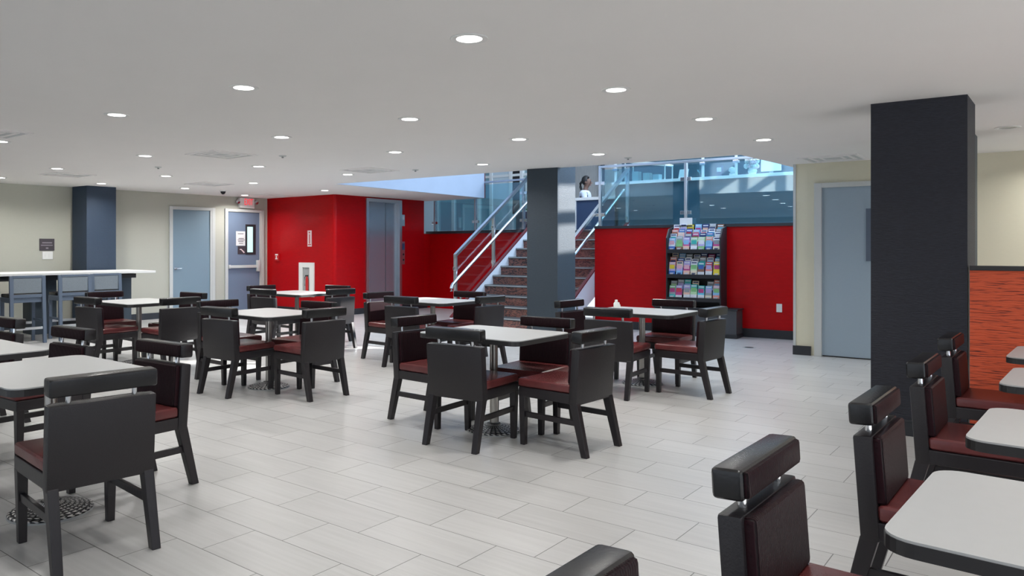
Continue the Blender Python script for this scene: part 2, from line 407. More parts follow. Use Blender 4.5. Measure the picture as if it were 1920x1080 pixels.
# back of the lobby: dark part, bright curtained part
struct(MB().box((19.0, -4, UF), (19.15, 13.9, 6.2)).build('wall_upper_back', M['beige']))
struct(MB().box((16.2, 1.5, UF), (16.3, 8.05, 2.95 + 1.4)).build('wall_bar_back', M['counter_dark']))
fw2 = MB()
for k in range(9): fw2.box((18.88, 5.2 + k * .95, UF), (18.98, 5.28 + k * .95, 6.2))
fw2.box((18.9, 5.2, 3.95), (18.97, 12.9, 4.03))
struct(fw2.build('window_2', M['stool_blue']))
# clerestory window wall the sun comes through
ww = MB()
Y0, Y1 = .84, .9
for z0, z1 in ((UF, 4.28), (4.69, 4.83), (5.22, 5.50), (5.86, 6.2)): ww.box((11.9, Y0, z0), (21, Y1, z1))
x = 11.9
while x < 21:
    ww.box((x, Y0, 4.2), (x + .14, Y1, 5.9)); x += .72
ww.box((15.4, Y0, 4.2), (21, Y1, 6))
struct(ww.build('window_1', M['frame_grey']))

# ------------------------------------------------------------------ columns
def column(pts, z1, mat, label, base=True):
    o = struct(MB().poly(pts, 0, z1).build('column', mat), label)
    if base:
        cx = sum(p[0] for p in pts) / 4; cy = sum(p[1] for p in pts) / 4
        e = [(cx + (p[0] - cx) * 1.07, cy + (p[1] - cy) * 1.07) for p in pts]
        e2 = [(cx + (p[0] - cx) * 1.04, cy + (p[1] - cy) * 1.04) for p in pts]
        MB().poly(e, 0, .095).poly(e2, .095, .115).build('column_base', M['black_trim'], o)
    return o
column([(6.32, 1.123), (6.34, .528), (6.84, .522), (6.82, 1.12)], CE, M['navy'], 'wide charcoal column in front of the right-hand door')
column([(8.30, 1.25), (8.31, .66), (8.81, .655), (8.80, 1.25)], CE, M['slate'], 'second dark column hidden behind the wide charcoal one')
column([(8.60, 5.675), (8.665, 5.235), (9.07, 5.20), (9.02, 5.675)], 6.2, M['slate'], 'slate column at the foot of the stairs')
column([(6.09, 13.52), (6.115, 13.04), (6.61, 13.0), (6.61, 13.52)], CE, M['slate_daylit'], 'dark column against the left wall')

# ------------------------------------------------------------------ doors on the left wall
def lwy(x): return 13.95 - (x + 4) / 14.25 * .5
LA = math.atan2(-.5, 14.25)
def door(idx, x0, x1, mat):
    cx = (x0 + x1) / 2; w_ = x1 - x0
    r = thing('door_%d' % idx, '', 'door', (cx, lwy(cx), 0), LA); del r['category']; struct(r)
    h = w_ / 2
    MB().box((-h, -.035, 0), (-h + .07, .02, 2.175), .004).box((h - .07, -.035, 0), (h, .02, 2.175), .004).box((-h + .07, -.035, 2.115), (h - .07, .02, 2.175), .004).build('door_frame', M['frame_grey'], r)
    MB().box((h - .11, -.03, 0), (h - .07, .02, 2.115)).build('door_stop', M['frame_grey'], r)
    lf = MB().box((-h + .07, -.012, .012), (h - .11, .03, 2.112)).build('door_leaf', mat, r)
    return r, lf, h
r, lf, h = door(1, 7.93, 8.92, M['door_left'])
r['label'] = 'plain grey door with lever handle on the left wall'
MB().cyl((-h + .13, -.012, .96), (-h + .13, -.06, .96), .012).cyl((-h + .13, -.055, .96), (-h + .24, -.055, .96), .011).cyl((-h + .13, -.012, .96), (-h + .13, -.02, .96), .028, 20).build('door_handle', M['chrome'], lf, True)
r, lf, h = door(2, 9.15, 10.10, M['door_blue'])
r['label'] = 'blue-grey exit door with push bar and narrow window'
wf = MB().box((.02, -.02, 1.22), (.06, -.008, 1.86)).box((.20, -.02, 1.22), (.27, -.008, 1.86)).box((.06, -.02, 1.22), (.20, -.008, 1.27)).box((.06, -.02, 1.81), (.20, -.008, 1.86)).build('vision_frame', M['black_trim'], lf)
MB().box((.06, -.016, 1.27), (.20, -.013, 1.81)).build('vision_pane', M['pane'], wf)
MB().box((-h + .075, -.055, .94), (h - .17, -.03, 1.0), .005).box((h - .20, -.07, .86), (h - .125, -.012, 1.10), .012).box((-h + .075, -.05, .93), (-h + .12, -.012, 1.01), .004).build('push_bar', M['frame_grey'], lf, True)
nm = MB().box((-.21, -.015, 1.41), (.012, -.0125, 1.71))
nob = nm.build('notice_sheet', M['paper'], lf)
tx = MB()
for z, a, b_ in ((1.66, -.17, -.03), (1.56, -.15, -.02), (1.53, -.17, -.0), (1.50, -.16, -.03), (1.46, -.14, -.04)): tx.box((a, -.017, z - .006), (b_, -.0152, z + .006))
tx.build('notice_text', M['ink'], nob)
pq = MB().box((-.17, -.016, 1.23), (.015, -.0125, 1.40)).build('stair_plaque', M['plaque'], lf)
MB().prism([(-.12, -.017, 1.34), (-.08, -.017, 1.34), (0, -.017, 1.27), (-.02, -.017, 1.25), (-.09, -.017, 1.32), (-.12, -.017, 1.32)], (0, .0005, 0)).build('stair_pictogram', M['sign_pink'], pq)

# exit sign
ex = thing('exit_sign', 'white exit sign with red letters over the push-bar door', 'exit sign', (9.66, lwy(9.66), 2.20), LA)
MB().box((-.18, -.06, 0), (.18, -.0, .215), .008).build('sign_case', M['white'], ex)
for sx in (-1, 1):
    MB().lathe([(.0, -.05), (.03, -.045), (.045, 0), (.045, .02), (0, .03)], 20).build('emergency_lamp', M['chrome'], ex, True, (sx * .225, -.05, .13)).rotation_euler = (D2R(90), 0, 0)
text_mesh('EXIT', .20, .002, M['exit_red'], 'exit_lettering', ex, (.03, -.063, .125), (D2R(90), 0, 0)).scale = (.52, .95, 1)
# plaque and switch left of the left column
pl = thing('wall_plaque', 'dark plum wall plaque left of the far-left column', 'sign', (5.70, lwy(5.70), 1.315), LA)
pb = MB().box((-.12, -.015, 0), (.12, 0, .205), .003).build('plaque_board', M['plaque'], pl)
MB().box((-.08, -.017, .125), (.08, -.015, .145)).box((-.10, -.017, .085), (.09, -.015, .10)).box((-.02, -.017, .03), (.02, -.015, .055)).build('plaque_lettering', M['plaque_txt'], pl)
sw = thing('switch_plate', 'white switch plate under the plum plaque', 'switch', (5.71, lwy(5.71), 1.165), LA)
MB().box((-.085, -.012, 0), (.085, 0, .135), .004).build('plate', M['white'], sw)
MB().box((-.045, -.016, .035), (-.015, -.011, .10)).build('rocker', M['white'], sw); MB().box((.015, -.016, .035), (.045, -.011, .10)).build('rocker', M['white'], sw)

# ------------------------------------------------------------------ lift wall items
el = thing('lift', 'stainless two-leaf lift doors in the red wall', 'elevator', (11.6, 11.3, 0))
MB().box((-.54, -.03, 0), (-.47, .10, 2.40)).box((.47, -.03, 0), (.54, .10, 2.40)).box((-.47, -.03, 2.33), (.47, .10, 2.40)).build('lift_frame', M['steel_lite'], el)
MB().box((-.47, .055, 0.01), (.102, .085, 2.33)).build('door_panel', M['steel'], el); MB().box((.116, .055, .01), (.47, .085, 2.33)).build('door_panel', M['steel'], el)
MB().box((-.47, .09, 0), (.47, .10, 2.33)).build('shaft_back', M['dark'], el)
MB().box((-.47, -.02, 0), (.47, .09, .012)).build('sill_plate', M['grey_metal'], el)
ip = thing('lift_call_plate', 'small steel call-button plate right of the lift', 'call button', (12.20, 11.3, 1.0))
MB().box((-.05, -.012, 0), (.05, 0, .5), .003).build('plate', M['steel_lite'], ip)
for z in (.1, .22): MB().cyl((0, -.012, z), (0, -.02, z), .022, 16).build('call_button', M['dark'], ip)
MB().box((-.04, -.014, .32), (.04, -.012, .46)).build('pictogram_plate', M['blue_desk'], ip)
lt = thing('lift_indicator', 'slim vertical steel lift indicator above the call buttons', 'lift indicator', (12.20, 11.3, 1.84))
MB().box((-.045, -.015, 0), (.045, 0, .25), .004).build('plate', M['steel_lite'], lt); MB().box((-.02, -.017, .14), (.02, -.015, .22)).build('display', M['paper'], lt)
# fire items on the x=10.2 face (facing -x)
fc = thing('fire_extinguisher_cabinet', 'white extinguisher cabinet set in the red wall', 'fire cabinet', (10.2, 12.13, .36))
MB().box((-.03, -.235, 0), (0, -.10, .70), .004).box((-.03, .12, 0), (0, .235, .70), .004).box((-.03, -.10, .60), (0, .12, .70), .004).box((-.03, -.10, 0), (0, .12, .08), .004).build('cabinet_door', M['white'], fc)
MB().box((-.006, -.10, .08), (-.001, .12, .60)).build('cabinet_back', M['grey_metal'], fc)
fe = thing('fire_extinguisher', 'fire extinguisher behind the cabinet window in the red wall', 'fire extinguisher', (10.178, 12.11, .44))
MB().lathe([(0, 0), (.018, .0), (.02, .01), (.02, .27), (.012, .32), (.008, .34)], 18).build('cylinder', M['sign_red'], fe, True).scale = (.75, 2.2, 1)
MB().box((-.008, -.03, .34), (.008, .05, .36)).tube([(0, .04, .35), (-.004, .07, .31), (-.004, .06, .14)], .006).build('valve_hose', M['dark'], fe)
fs = thing('extinguisher_sign', 'tall narrow white extinguisher sign on the red wall', 'sign', (10.2, 12.05, 1.39))
MB().box((-.006, -.062, 0), (0, .062, .33)).build('sign_plate', M['sign_pink'], fs)
sm = MB().prism([(-.008, -.03, .30), (-.008, .03, .30), (-.008, 0, .265)], (.0015, 0, 0))
sm.box((-.008, -.012, .06), (-.006, .012, .25)).box((-.008, -.045, .03), (-.006, .045, .05))
sm.build('sign_marking', M['sign_red'], fs)
fa = thing('fire_alarm_pull', 'small red and white alarm pull station on the red wall', 'fire alarm', (10.2, 13.08, 1.09))
MB().box((-.04, -.06, 0), (0, .06, .15), .005).build('alarm_case', M['sign_red'], fa)
MB().box((-.048, -.035, .03), (-.04, .035, .05)).box((-.048, -.012, .05), (-.04, .012, .10)).box((-.043, -.045, .115), (-.04, .045, .14)).build('pull_handle', M['paper'], fa)
# ------------------------------------------------------------------ right-hand door
d3 = thing('door_3', 'grey service door partly hidden by the charcoal column', 'door', (10.305, 2.43, 0), math.atan2(-1, .048)); del d3['category']; struct(d3)
# local x runs along the wall toward -y, local y points to -x ... normal to camera is -localY*? (handled by box depths)
MB().box((-.03, -.05, 0), (.055, .12, 2.175), .004).box((.055, -.05, 2.115), (1.0, .12, 2.175), .004).box((.965, -.05, 0), (1.03, .12, 2.175), .004).build('door_frame', M['frame_grey'], d3)
lf = MB().box((.055, -.005, .014), (.965, .05, 2.115)).build('door_leaf', M['door_grey'], d3)
wf = MB().box((.545, -.018, 1.20), (.60, -.004, 1.84)).box((.76, -.018, 1.20), (.80, -.004, 1.84)).box((.60, -.018, 1.20), (.76, -.004, 1.24)).box((.60, -.018, 1.80), (.76, -.004, 1.84)).build('vision_frame', M['stool_blue'], lf)
MB().box((.60, -.012, 1.24), (.76, -.008, 1.80)).build('vision_pane', M['store_glass'], wf)
MB().box((.06, -.01, 0), (.96, .03, .012)).build('door_sweep', M['dark'], d3)

# ------------------------------------------------------------------ outlet on red wall
ot = thing('wall_outlet', 'white power outlet low on the right red wall', 'outlet', (11.846, 3.32, .40), math.atan2(-1, .063))
MB().box((-.04, -.012, 0), (.04, 0, .125), .004).build('plate', M['white'], ot)
for z in (.03, .08): MB().box((-.018, -.014, z), (.018, -.012, z + .03)).build('socket', M['clear_pl'], ot)

# ------------------------------------------------------------------ downlights, vents, ceiling bits
DL = [(3.049, 2.364, 'centre nearest the camera'), (3.035, 4.255, ''), (4.659, 2.358, ''), (3.014, 5.915, ''), (4.641, 4.223, ''), (6.176, 2.326, ''), (4.622, 5.873, ''), (6.182, 4.174, ''), (7.734, 2.315, ''), (4.561, 8.292, ''), (6.138, 5.803, ''), (7.735, 4.135, ''), (4.55, 10.549, ''), (6.095, 8.218, ''), (7.74, 5.784, ''), (6.04, 10.386, ''), (7.572, 8.105, ''), (6.065, 12.419, ''), (7.496, 12.252, ''), (7.588, 10.375, ''), (9.242, 12.92, ''), (9.407, 10.688, ''), (3.03, 8.304, ''), (4.59, 12.582, '')]
rowname = {0: 'first', 1: 'second', 2: 'third', 3: 'fourth', 4: 'fifth', 5: 'sixth'}
def clus(v, cs): return min(range(len(cs)), key=lambda i: abs(cs[i] - v))
XR = [3.03, 4.6, 6.12, 7.65, 9.3]; YR = [2.34, 4.2, 5.85, 8.25, 10.5, 12.55]
dl0 = None
def lamp(parent):
    ld = bpy.data.lights.new('downlight_lamp', 'AREA'); ld.shape = 'DISK'; ld.size = .13; ld.energy = LAMP_W * (1.0 if parent.location.x < 4 and parent.location.y < 7 else (2.2 if parent.location.y > 8 else 1.45)); ld.color = (1, .985, .96) if parent.location.y < 8 else (.90, .96, 1); ld.color = (1, .985, .96); ld.spread = D2R(150)
    lo = bpy.data.objects.new('downlight_lamp', ld); COL.objects.link(lo); lo.parent = parent; lo.location = (0, 0, -.012)
LAMP_W = 8
for x_, y_, _ in DL:
    i, j = clus(x_, XR), clus(y_, YR)
    lab = 'recessed downlight, %s from the right in the %s row from the near side' % (rowname[j], rowname[i])
    if dl0 is None:
        dl0 = thing('downlight', lab, 'ceiling light', (x_, y_, CE), 0, 'recessed downlights in the ceiling')
        MB().lathe([(.066, -.001), (.066, -.004), (.095, -.006), (.098, -.003), (.098, -.0005), (.066, -.0005)], 36).build('trim_ring', M['white'], dl0, True)
        MB().lathe([(0, -.004), (.066, -.004), (.066, -.0005), (0, -.0005)], 32).build('lens', M['lens'], dl0)
        KIDS[dl0.name] = [(c, []) for c in children(dl0)]
        o = dl0
    else:
        o = dup(dl0, (x_, y_, CE), 0, lab)
    lamp(o)
# unseen lamps: the grid continued, plus far-right ones added to brighten that wall
for x_, y_ in ((1.5, .4), (3.03, .4), (1.5, 2.35), (1.5, 4.2), (1.5, 5.9), (3.03, -1.5), (4.6, -1.5), (1.5, -1.5), (6.1, -1.5), (7.7, -1.2), (9.3, -1.0), (9.9, -.15), (8.9, -2.5)):
    e_ = bpy.data.objects.new('lamp_point', None); COL.objects.link(e_); e_.location = (x_, y_, CE); lamp(e_)
# unlit one at far right
u = thing('downlight', 'unlit recessed downlight beyond the charcoal column', 'ceiling light', (8.309, .397, CE))
MB().lathe([(.066, -.001), (.066, -.004), (.095, -.006), (.098, -.003), (.098, -.0005), (.066, -.0005)], 36).build('trim_ring', M['white'], u, True)
MB().lathe([(0, -.002), (.066, -.002), (.066, -.0005), (0, -.0005)], 32).build('lens', M['grey_metal'], u)
def vent(x_, y_, s, lab, rz=0):
    v = thing('ceiling_vent', lab, 'vent', (x_, y_, CE), rz, 'square ceiling vents')
    fr = MB()
    for k in range(3):
        a = s * (1 - .30 * k); b_ = a - .035; z = -.010 + k * .003
        fr.box((-a, -a, z), (a, -b_, 0)).box((-a, b_, z), (a, a, 0)).box((-a, -b_, z), (-b_, b_, 0)).box((b_, -b_, z), (a, b_, 0))
    fr.build('louvre_frame', M['ceiling'], v)
    MB().box((-s * .95, -s * .95, -.002), (s * .95, s * .95, 0)).build('vent_throat', M['frame_grey'], v)
vent(2.72, 7.75, .29, 'ceiling vent cut by the left edge of the picture')
vent(5.05, 7.5, .29, 'square ceiling vent between the third and fourth light rows')
vent(7.346, 7.428, .29, 'square ceiling vent left of the stair opening')
vent(9.85, 2.15, .32, 'square ceiling vent above the right-hand grey door')
vent(5.02, 11.3, .29, 'ceiling vent in front of the far-left column')
vent(9.55, 12.45, .29, 'ceiling vent above the corner of the red wall')
vent(7.25, 11.12, .29, 'ceiling vent above the far end of the bar')
def detector(x_, y_, lab):
    v = thing('sprinkler', lab, 'sprinkler', (x_, y_, CE))
    MB().lathe([(0, -.012), (.03, -.012), (.045, -.004), (.045, 0), (0, 0)], 20).build('cover_plate', M['frame_grey'], v, True)
    MB().lathe([(0, -.03), (.012, -.028), (.012, -.012), (0, -.012)], 14).build('head', M['grey_metal'], v)
detector(5.565, 7.052, 'small ceiling sprinkler right of the square vent over the middle tables')
detector(8.25, 4.02, 'small ceiling sprinkler beside the light near the stair glass')
detector(7.7, 6.9, 'small ceiling sprinkler above the table before the lift')
detector(5.3, 9.3, 'small ceiling sprinkler above the far-left table')
dm = thing('dome_camera', 'small dark dome camera on the ceiling near the exit sign', 'security camera', (8.22, 12.16, CE))
MB().lathe([(0, -.02), (.055, -.02), (.06, -.01), (.06, 0), (0, 0)], 24).build('camera_base', M['white'], dm, True)
MB().lathe([(.0, -.075), (.02, -.07), (.04, -.05), (.048, -.02), (0, -.02)], 24).build('dome', M['dark'], dm, True)

# floor drain
fd = thing('floor_drain', 'small dark floor drain cover in front of the brochure rack', 'drain', (10.55, 3.35, 0))
MB().lathe([(0, .0035), (.085, .0035), (.09, .0005), (0, .0005)], 28).build('drain_cover', M['grey_metal'], fd)
MB().lathe([(.05, .0045), (.06, .0045), (.06, .0036), (.05, .0036)], 28).build('drain_ring', M['dark'], fd)

# ------------------------------------------------------------------ dining chairs
def make_chair(label):
    t = thing('dining_chair', label, 'chair', (0, 0, 0), 0, 'dining chairs with headrest bars')
    # local: +y = facing, rear-leg feet on y=0
    for sx in (-1, 1):
        MB().taper((sx * .206, 0, 0), (sx * .203, .085, .345), (.020, .022), (.023, .030), bev=.004).build('leg', M['wood'], t)
    for sx in (-1, 1):
        MB().taper((sx * .198, .505, 0), (sx * .201, .505, .345), (.018, .018), (.024, .024), bev=.004).build('leg', M['wood'], t)
    MB().box((-.224, .09, .335), (.224, .532, .402), .006).build('seat_frame', M['wood'], t)
    for sx in (-1, 1):
        MB().hexa([(sx * .204 - .011, .05, .195), (sx * .204 + .011, .05, .195), (sx * .20 + .011, .50, .195), (sx * .20 - .011, .50, .195)],
                  [(sx * .204 - .011, .05, .232), (sx * .204 + .011, .05, .232), (sx * .20 + .011, .50, .232), (sx * .20 - .011, .50, .232)], bev=.003).build('stretcher', M['wood'], t)
    MB().box((-.224, .108, .402), (.224, .541, .462), .022, seg=3).build('seat', M['leather'], t, True)
    # back: panel leaning slightly to the rear
    rot = Matrix.Rotation(D2R(4), 3, 'X')
    bk = MB().box((-.229, .056, .328), (.229, .118, .697), .010, rot=rot, about=(0, .06, .34)).build('backrest', M['vinyl'], t, True)
    MB().box((-.212, .108, .455), (.212, .148, .693), .018, seg=3, rot=rot, about=(0, .06, .34)).build('back_cushion', M['croc'], bk, True)
    for sx in (-1, 1): MB().cyl((sx * .140, .066, .69), (sx * .140, .064, .74), .011, 14).build('headrest_post', M['chrome'], t, True)
    hr = MB().box((-.229, .018, .734), (.229, .098, .813), .014, seg=3, rot=Matrix.Rotation(D2R(3), 3, 'X'), about=(0, .06, .76)).build('headrest', M['bar_pad'], t, True)
    MB().box((-.218, .090, .739), (.218, .110, .808), .012, seg=2, rot=Matrix.Rotation(D2R(3), 3, 'X'), about=(0, .06, .76)).build('headrest_face', M['croc'], hr, True)
    return t
TL = {'c': 'centre table nearest the camera', 'r': 'table before the rack', 'm': 'middle table left of centre', 's': 'table at the stair foot', 'e': 'table by the red lift wall', 'b': 'far-left table by the bar'}
def lbl(side, tk):
    return {'L': 'dark chair seen from behind, left side of the %s',
            'R': 'dark chair seen from behind, near-right side of the %s',
            'B': 'dark chair facing the camera, far-right side of the %s',
            'F': 'dark chair on the far-left side of the %s'}[side] % TL[tk]
CH = []   # x, y (rear feet), heading deg, label
def add4(tk, L, R, B, F):
    for side, p, hd in (('L', L, 3.5), ('R', R, 86.5), ('B', B, 183), ('F', F, 267)):
        if p: CH.append((p[0], p[1], hd, lbl(side, tk)))
add4('c', (3.96, 3.235), (4.545, 2.40), (5.175, 3.19), (4.565, 4.16))
add4('r', (6.19, 3.24), (6.92, 2.46), (7.76, 3.23), (6.98, 4.13))
add4('m', (4.01, 6.08), (4.60, 5.175), (5.22, 5.96), (4.62, 6.98))
add4('s', (6.22, 5.84), (6.98, 5.05), (7.60, 5.84), (6.73, 6.70))
add4('e', (6.20, 8.34), (6.95, 7.52), (7.62, 8.31), (6.86, 9.24))
add4('b', (3.93, 8.48), (4.60, 7.56), (5.30, 8.38), (4.63, 9.45))
CH += [(1.605, 3.227, 84, 'large dark chair seen from behind at the lower left corner'),
       (2.44, 4.12, 183, 'dark chair tucked against the right side of the nearest left table'),
       (2.465, 5.33, 183, 'dark chair behind the nearest left table, third headrest from the left edge'),
       (2.48, 6.50, 183, 'dark chair cut by the left edge of the picture'),
       (1.04, .70, 269, 'dark chair cut by the bottom edge, only headrest visible'),
       (2.110, .705, 269, 'oxblood-faced chair at the lower right, nearest whole headrest'),
       (3.205, .615, 269, 'oxblood-faced chair second in the right-hand row'),
       (4.43, .61, 269, 'oxblood-faced chair third in the right-hand row before the column'),
       (5.67, .62, 269, 'oxblood-faced chair farthest in the right-hand row by the orange screen')]
chair0 = None
for x_, y_, hd, lab in CH:
    rz = D2R(hd - 90)
    if chair0 is None:
        chair0 = make_chair(lab); chair0.location = (x_, y_, 0); chair0.rotation_euler = (0, 0, rz)
    else: dup(chair0, (x_, y_, 0), rz, lab)

# ------------------------------------------------------------------ pedestal tables
def rrect(hx, hy, r, n=6):
    out = []
    for cx, cy, a0 in ((hx - r, hy - r, 0), (-hx + r, hy - r, 90), (-hx + r, -hy + r, 180), (hx - r, -hy + r, 270)):
        for k in range(n + 1):
            a = D2R(a0 + 90 * k / n); out.append((cx + r * math.cos(a), cy + r * math.sin(a)))
    return out
def make_table(label, hx, hy, group):
    t = thing('pedestal_table', label, 'table', (0, 0, 0), 0, group)
    tp = MB().poly(rrect(hx - .002, hy - .002, .07), .725, .7315).build('tabletop', M['laminate'], t)
    MB().poly(rrect(hx, hy, .072), .694, .7255).build('edge_band', M['edge_black'], tp)
    MB().lathe([(0, .664), (.02, .664), (.10, .675), (.13, .69), (.13, .6945), (0, .6945)], 24).build('top_plate', M['grey_metal'], t, True)
    MB().cyl((0, 0, .03), (0, 0, .68), .030, 24).build('pole', M['pole'], t, True)
    b = MB().lathe([(0, .0), (.193, .0), (.199, .006), (.197, .014), (.17, .024), (.10, .036), (.055, .046), (.05, .058), (.03, .065), (0, .065)], 48).build('base', M['base'], t, True)
    MB().lathe([(.180, .010), (.201, .008), (.201, .0), (.180, 0)], 48).build('base_rim', M['grey_metal'], b, True)
    return t
TB = [(4.568, 3.31, TL['c'], 'white-topped pedestal table, centre table nearest the camera'), (7.09, 3.30, '', 'white-topped pedestal table before the brochure rack, holding a small bottle'), (4.613, 6.06, '', 'white-topped pedestal table left of centre, in the middle row'),
      (6.92, 5.92, '', 'white-topped pedestal table at the foot of the stairs'), (6.92, 8.45, '', 'sunlit pedestal table by the red lift wall'), (4.615, 8.53, '', 'white-topped pedestal table in front of the bar'),
      (1.725, 4.07, '', 'large white-topped pedestal table at the lower left'), (1.725, 5.34, '', 'white-topped pedestal table cut by the left edge, behind the nearest left one')]
tb0 = None
for x_, y_, _, lab in TB:
    if tb0 is None:
        tb0 = make_table(lab, .36, .455, 'pedestal dining tables'); tb0.location = (x_, y_, 0)
    else: dup(tb0, (x_, y_, 0), 0, lab)
RT = [(2.21, 'long table at the lower right, nearest in its row'), (3.33, 'long table second in the right-hand row'), (4.63, 'long table third in the right-hand row'), (5.73, 'long table farthest in the right-hand row, by the orange screen')]
rt0 = None
for (x_, lab), ty in zip(RT, (-.115, -.172, -.192, -.165)):
    if rt0 is None:
        rt0 = make_table(lab, .34, .42, 'right-hand row of tables'); rt0.location = (x_ - .015, ty, 0); rt0.rotation_euler = (0, 0, D2R(-3))
    else: dup(rt0, (x_ - .015, ty, 0), D2R(-3), lab)
# bottles on the rack-side table
def bottle(x_, y_, s, lab):
    b = thing('condiment_bottle', lab, 'bottle', (x_, y_, .7315), 0, None)
    MB().lathe([(0, 0), (.022 * s, 0), (.024 * s, .004), (.024 * s, .055 * s), (.016 * s, .068 * s), (0, .068 * s)], 18).build('bottle_body', M['clear_pl'], b, True)
    MB().lathe([(0, .068 * s), (.013 * s, .068 * s), (.012 * s, .088 * s), (0, .09 * s)], 16).build('bottle_cap', M['white'], b, True)
bottle(7.02, 3.55, 1.15, 'tall white condiment bottle on the rack-side table'); bottle(7.09, 3.56, .8, 'short white shaker beside the taller bottle')

# ------------------------------------------------------------------ orange screen by the column
sc = thing('orange_screen', 'low orange rippled screen with black cap beside the charcoal column', 'partition', (6.37, 0, 0))
MB().box((-.03, -2.2, .10), (.05, .515, 1.205)).build('screen_panel', M['orange'], sc)
MB().box((-.045, -2.2, 1.205), (.065, .515, 1.237), .003).build('screen_cap', M['edge_black'], sc)
MB().box((-.04, -2.2, 0), (.06, .515, .10)).build('screen_base', M['black_trim'], sc)

# ------------------------------------------------------------------ bar and stools at the far left
BA = D2R(-2.5)
br = thing('bar_counter', 'long white-topped bar along the left wall', 'bar', (6.74, 12.35, 0), BA)
MB().box((-9, -.42, .945), (0.03, .60, .98), .004).build('bar_top', M['white_stone'], br)
MB().box((-9, -.30, .865), (-.25, .50, .935)).build('bar_apron', M['dark'], br)
for px_ in (-.13, -1.35, -2.25, -3.6):
    MB().box((px_ - .36 + (.0 if px_ < -.2 else -.22), .12, 0), (px_ + (0 if px_ < -.2 else -.0), .52, .865), .004).build('bar_pedestal', M['slate'], br)
def make_stool(label):
    t = thing('bar_stool', label, 'bar stool', (0, 0, 0), 0, 'counter stools at the bar')
    for sx in (-1, 1):
        MB().taper((sx * .215, -.215, 0), (sx * .21, -.17, .965), (.022, .024), (.026, .020), bev=.004).build('leg', M['stool_blue'], t)
    for sx in (-1, 1):
        MB().taper((sx * .205, .20, 0), (sx * .205, .20, .60), (.020, .020), (.024, .024), bev=.004).build('leg', M['stool_blue'], t)
    MB().box((-.225, -.175, .585), (.225, .225, .655), .004).build('seat_frame', M['stool_blue'], t)
    MB().box((-.215, -.15, .655), (.215, .235, .705), .018).build('seat', M['bar_pad'], t, True)
    MB().box((-.195, -.195, .935), (.195, -.155, .968), .003).build('back_rail', M['stool_blue'], t); MB().box((-.195, -.195, .655), (.195, -.16, .70), .003).build('back_rail', M['stool_blue'], t)
    MB().box((-.185, -.188, .72), (.185, -.160, .935), .006).build('back_panel', M['stool_pad'], t)
    MB().box((-.21, -.215, .20), (.21, -.19, .235), .003).build('foot_rail', M['steel_lite'], t); MB().box((-.21, .185, .25), (.21, .21, .285), .003).build('foot_rail', M['steel_lite'], t)
    for sx in (-1, 1): MB().box((sx * .21 - .012, -.19, .30), (sx * .21 + .012, .19, .335), .003).build('stretcher', M['stool_blue'], t)
    return t
ST = [(4.54, 11.62, 'slate-blue bar stool, leftmost one fully in view'), (5.20, 11.62, 'slate-blue bar stool, middle of the three in view'), (5.72, 11.72, 'slate-blue bar stool nearest the far column'), (3.93, 11.60, 'slate-blue bar stool cut by the left edge')]
st0 = None
for x_, y_, lab in ST:
    if st0 is None: st0 = make_stool(lab); st0.location = (x_, y_, 0); st0.rotation_euler = (0, 0, BA)
    else: dup(st0, (x_, y_, 0), BA, lab)

# ------------------------------------------------------------------ staircase
sr = thing('staircase', 'ten-step staircase with marbled risers up to the raised lobby', 'stairs', (10.54, 0, 0))
RI, GO = .17, .258
YL, YR_ = 8.40, 6.345
for k in range(10):
    x0 = k * GO; z1 = (k + 1) * RI
    yr = YR_
    MB().box((x0, yr, z1 - RI), (x0 + .02, YL, z1 - .035)).build('riser', M['riser'], sr)
    if k < 9:
        td = MB().box((x0 - .02, yr, z1 - .035), (x0 + GO, YL, z1), .004).build('tread', M['tread'], sr)
        MB().box((x0 - .0235, yr + .002, z1 - .024), (x0 - .0195, YL - .002, z1 - .004)).build('nosing', M['nosing'], td)
    else:
        td = MB().box((x0 - .02, yr, z1 - .035), (x0 + GO * .5, YL, z1), .004).build('tread', M['tread'], sr)
def stringer(y0, y1, up_, name, cap):
    sl = RI / GO
    def zz(x_): return (x_ + GO) * sl + up_
    pts = [(-.20, y0, 0), (.15, y0, 0), (2.45, y0, zz(2.45) - .62), (2.45, y0, zz(2.45)), (-.20, y0, zz(-.20))]
    o = MB().prism(pts, (0, y1 - y0, 0)).build('stringer', M['stringer'], sr)
    cp = [(-.20, y0 - .006, zz(-.20)), (2.45, y0 - .006, zz(2.45)), (2.45, y0 - .006, zz(2.45) + .025), (-.20, y0 - .006, zz(-.20) + .025)]
    MB().prism(cp, (0, y1 - y0 + .012, 0)).build('stringer_cap', M['red_edge'], o)
stringer(8.40, 8.45, .09, 'stringer', True)
stringer(6.30, 6.345, .06, 'stringer', True)
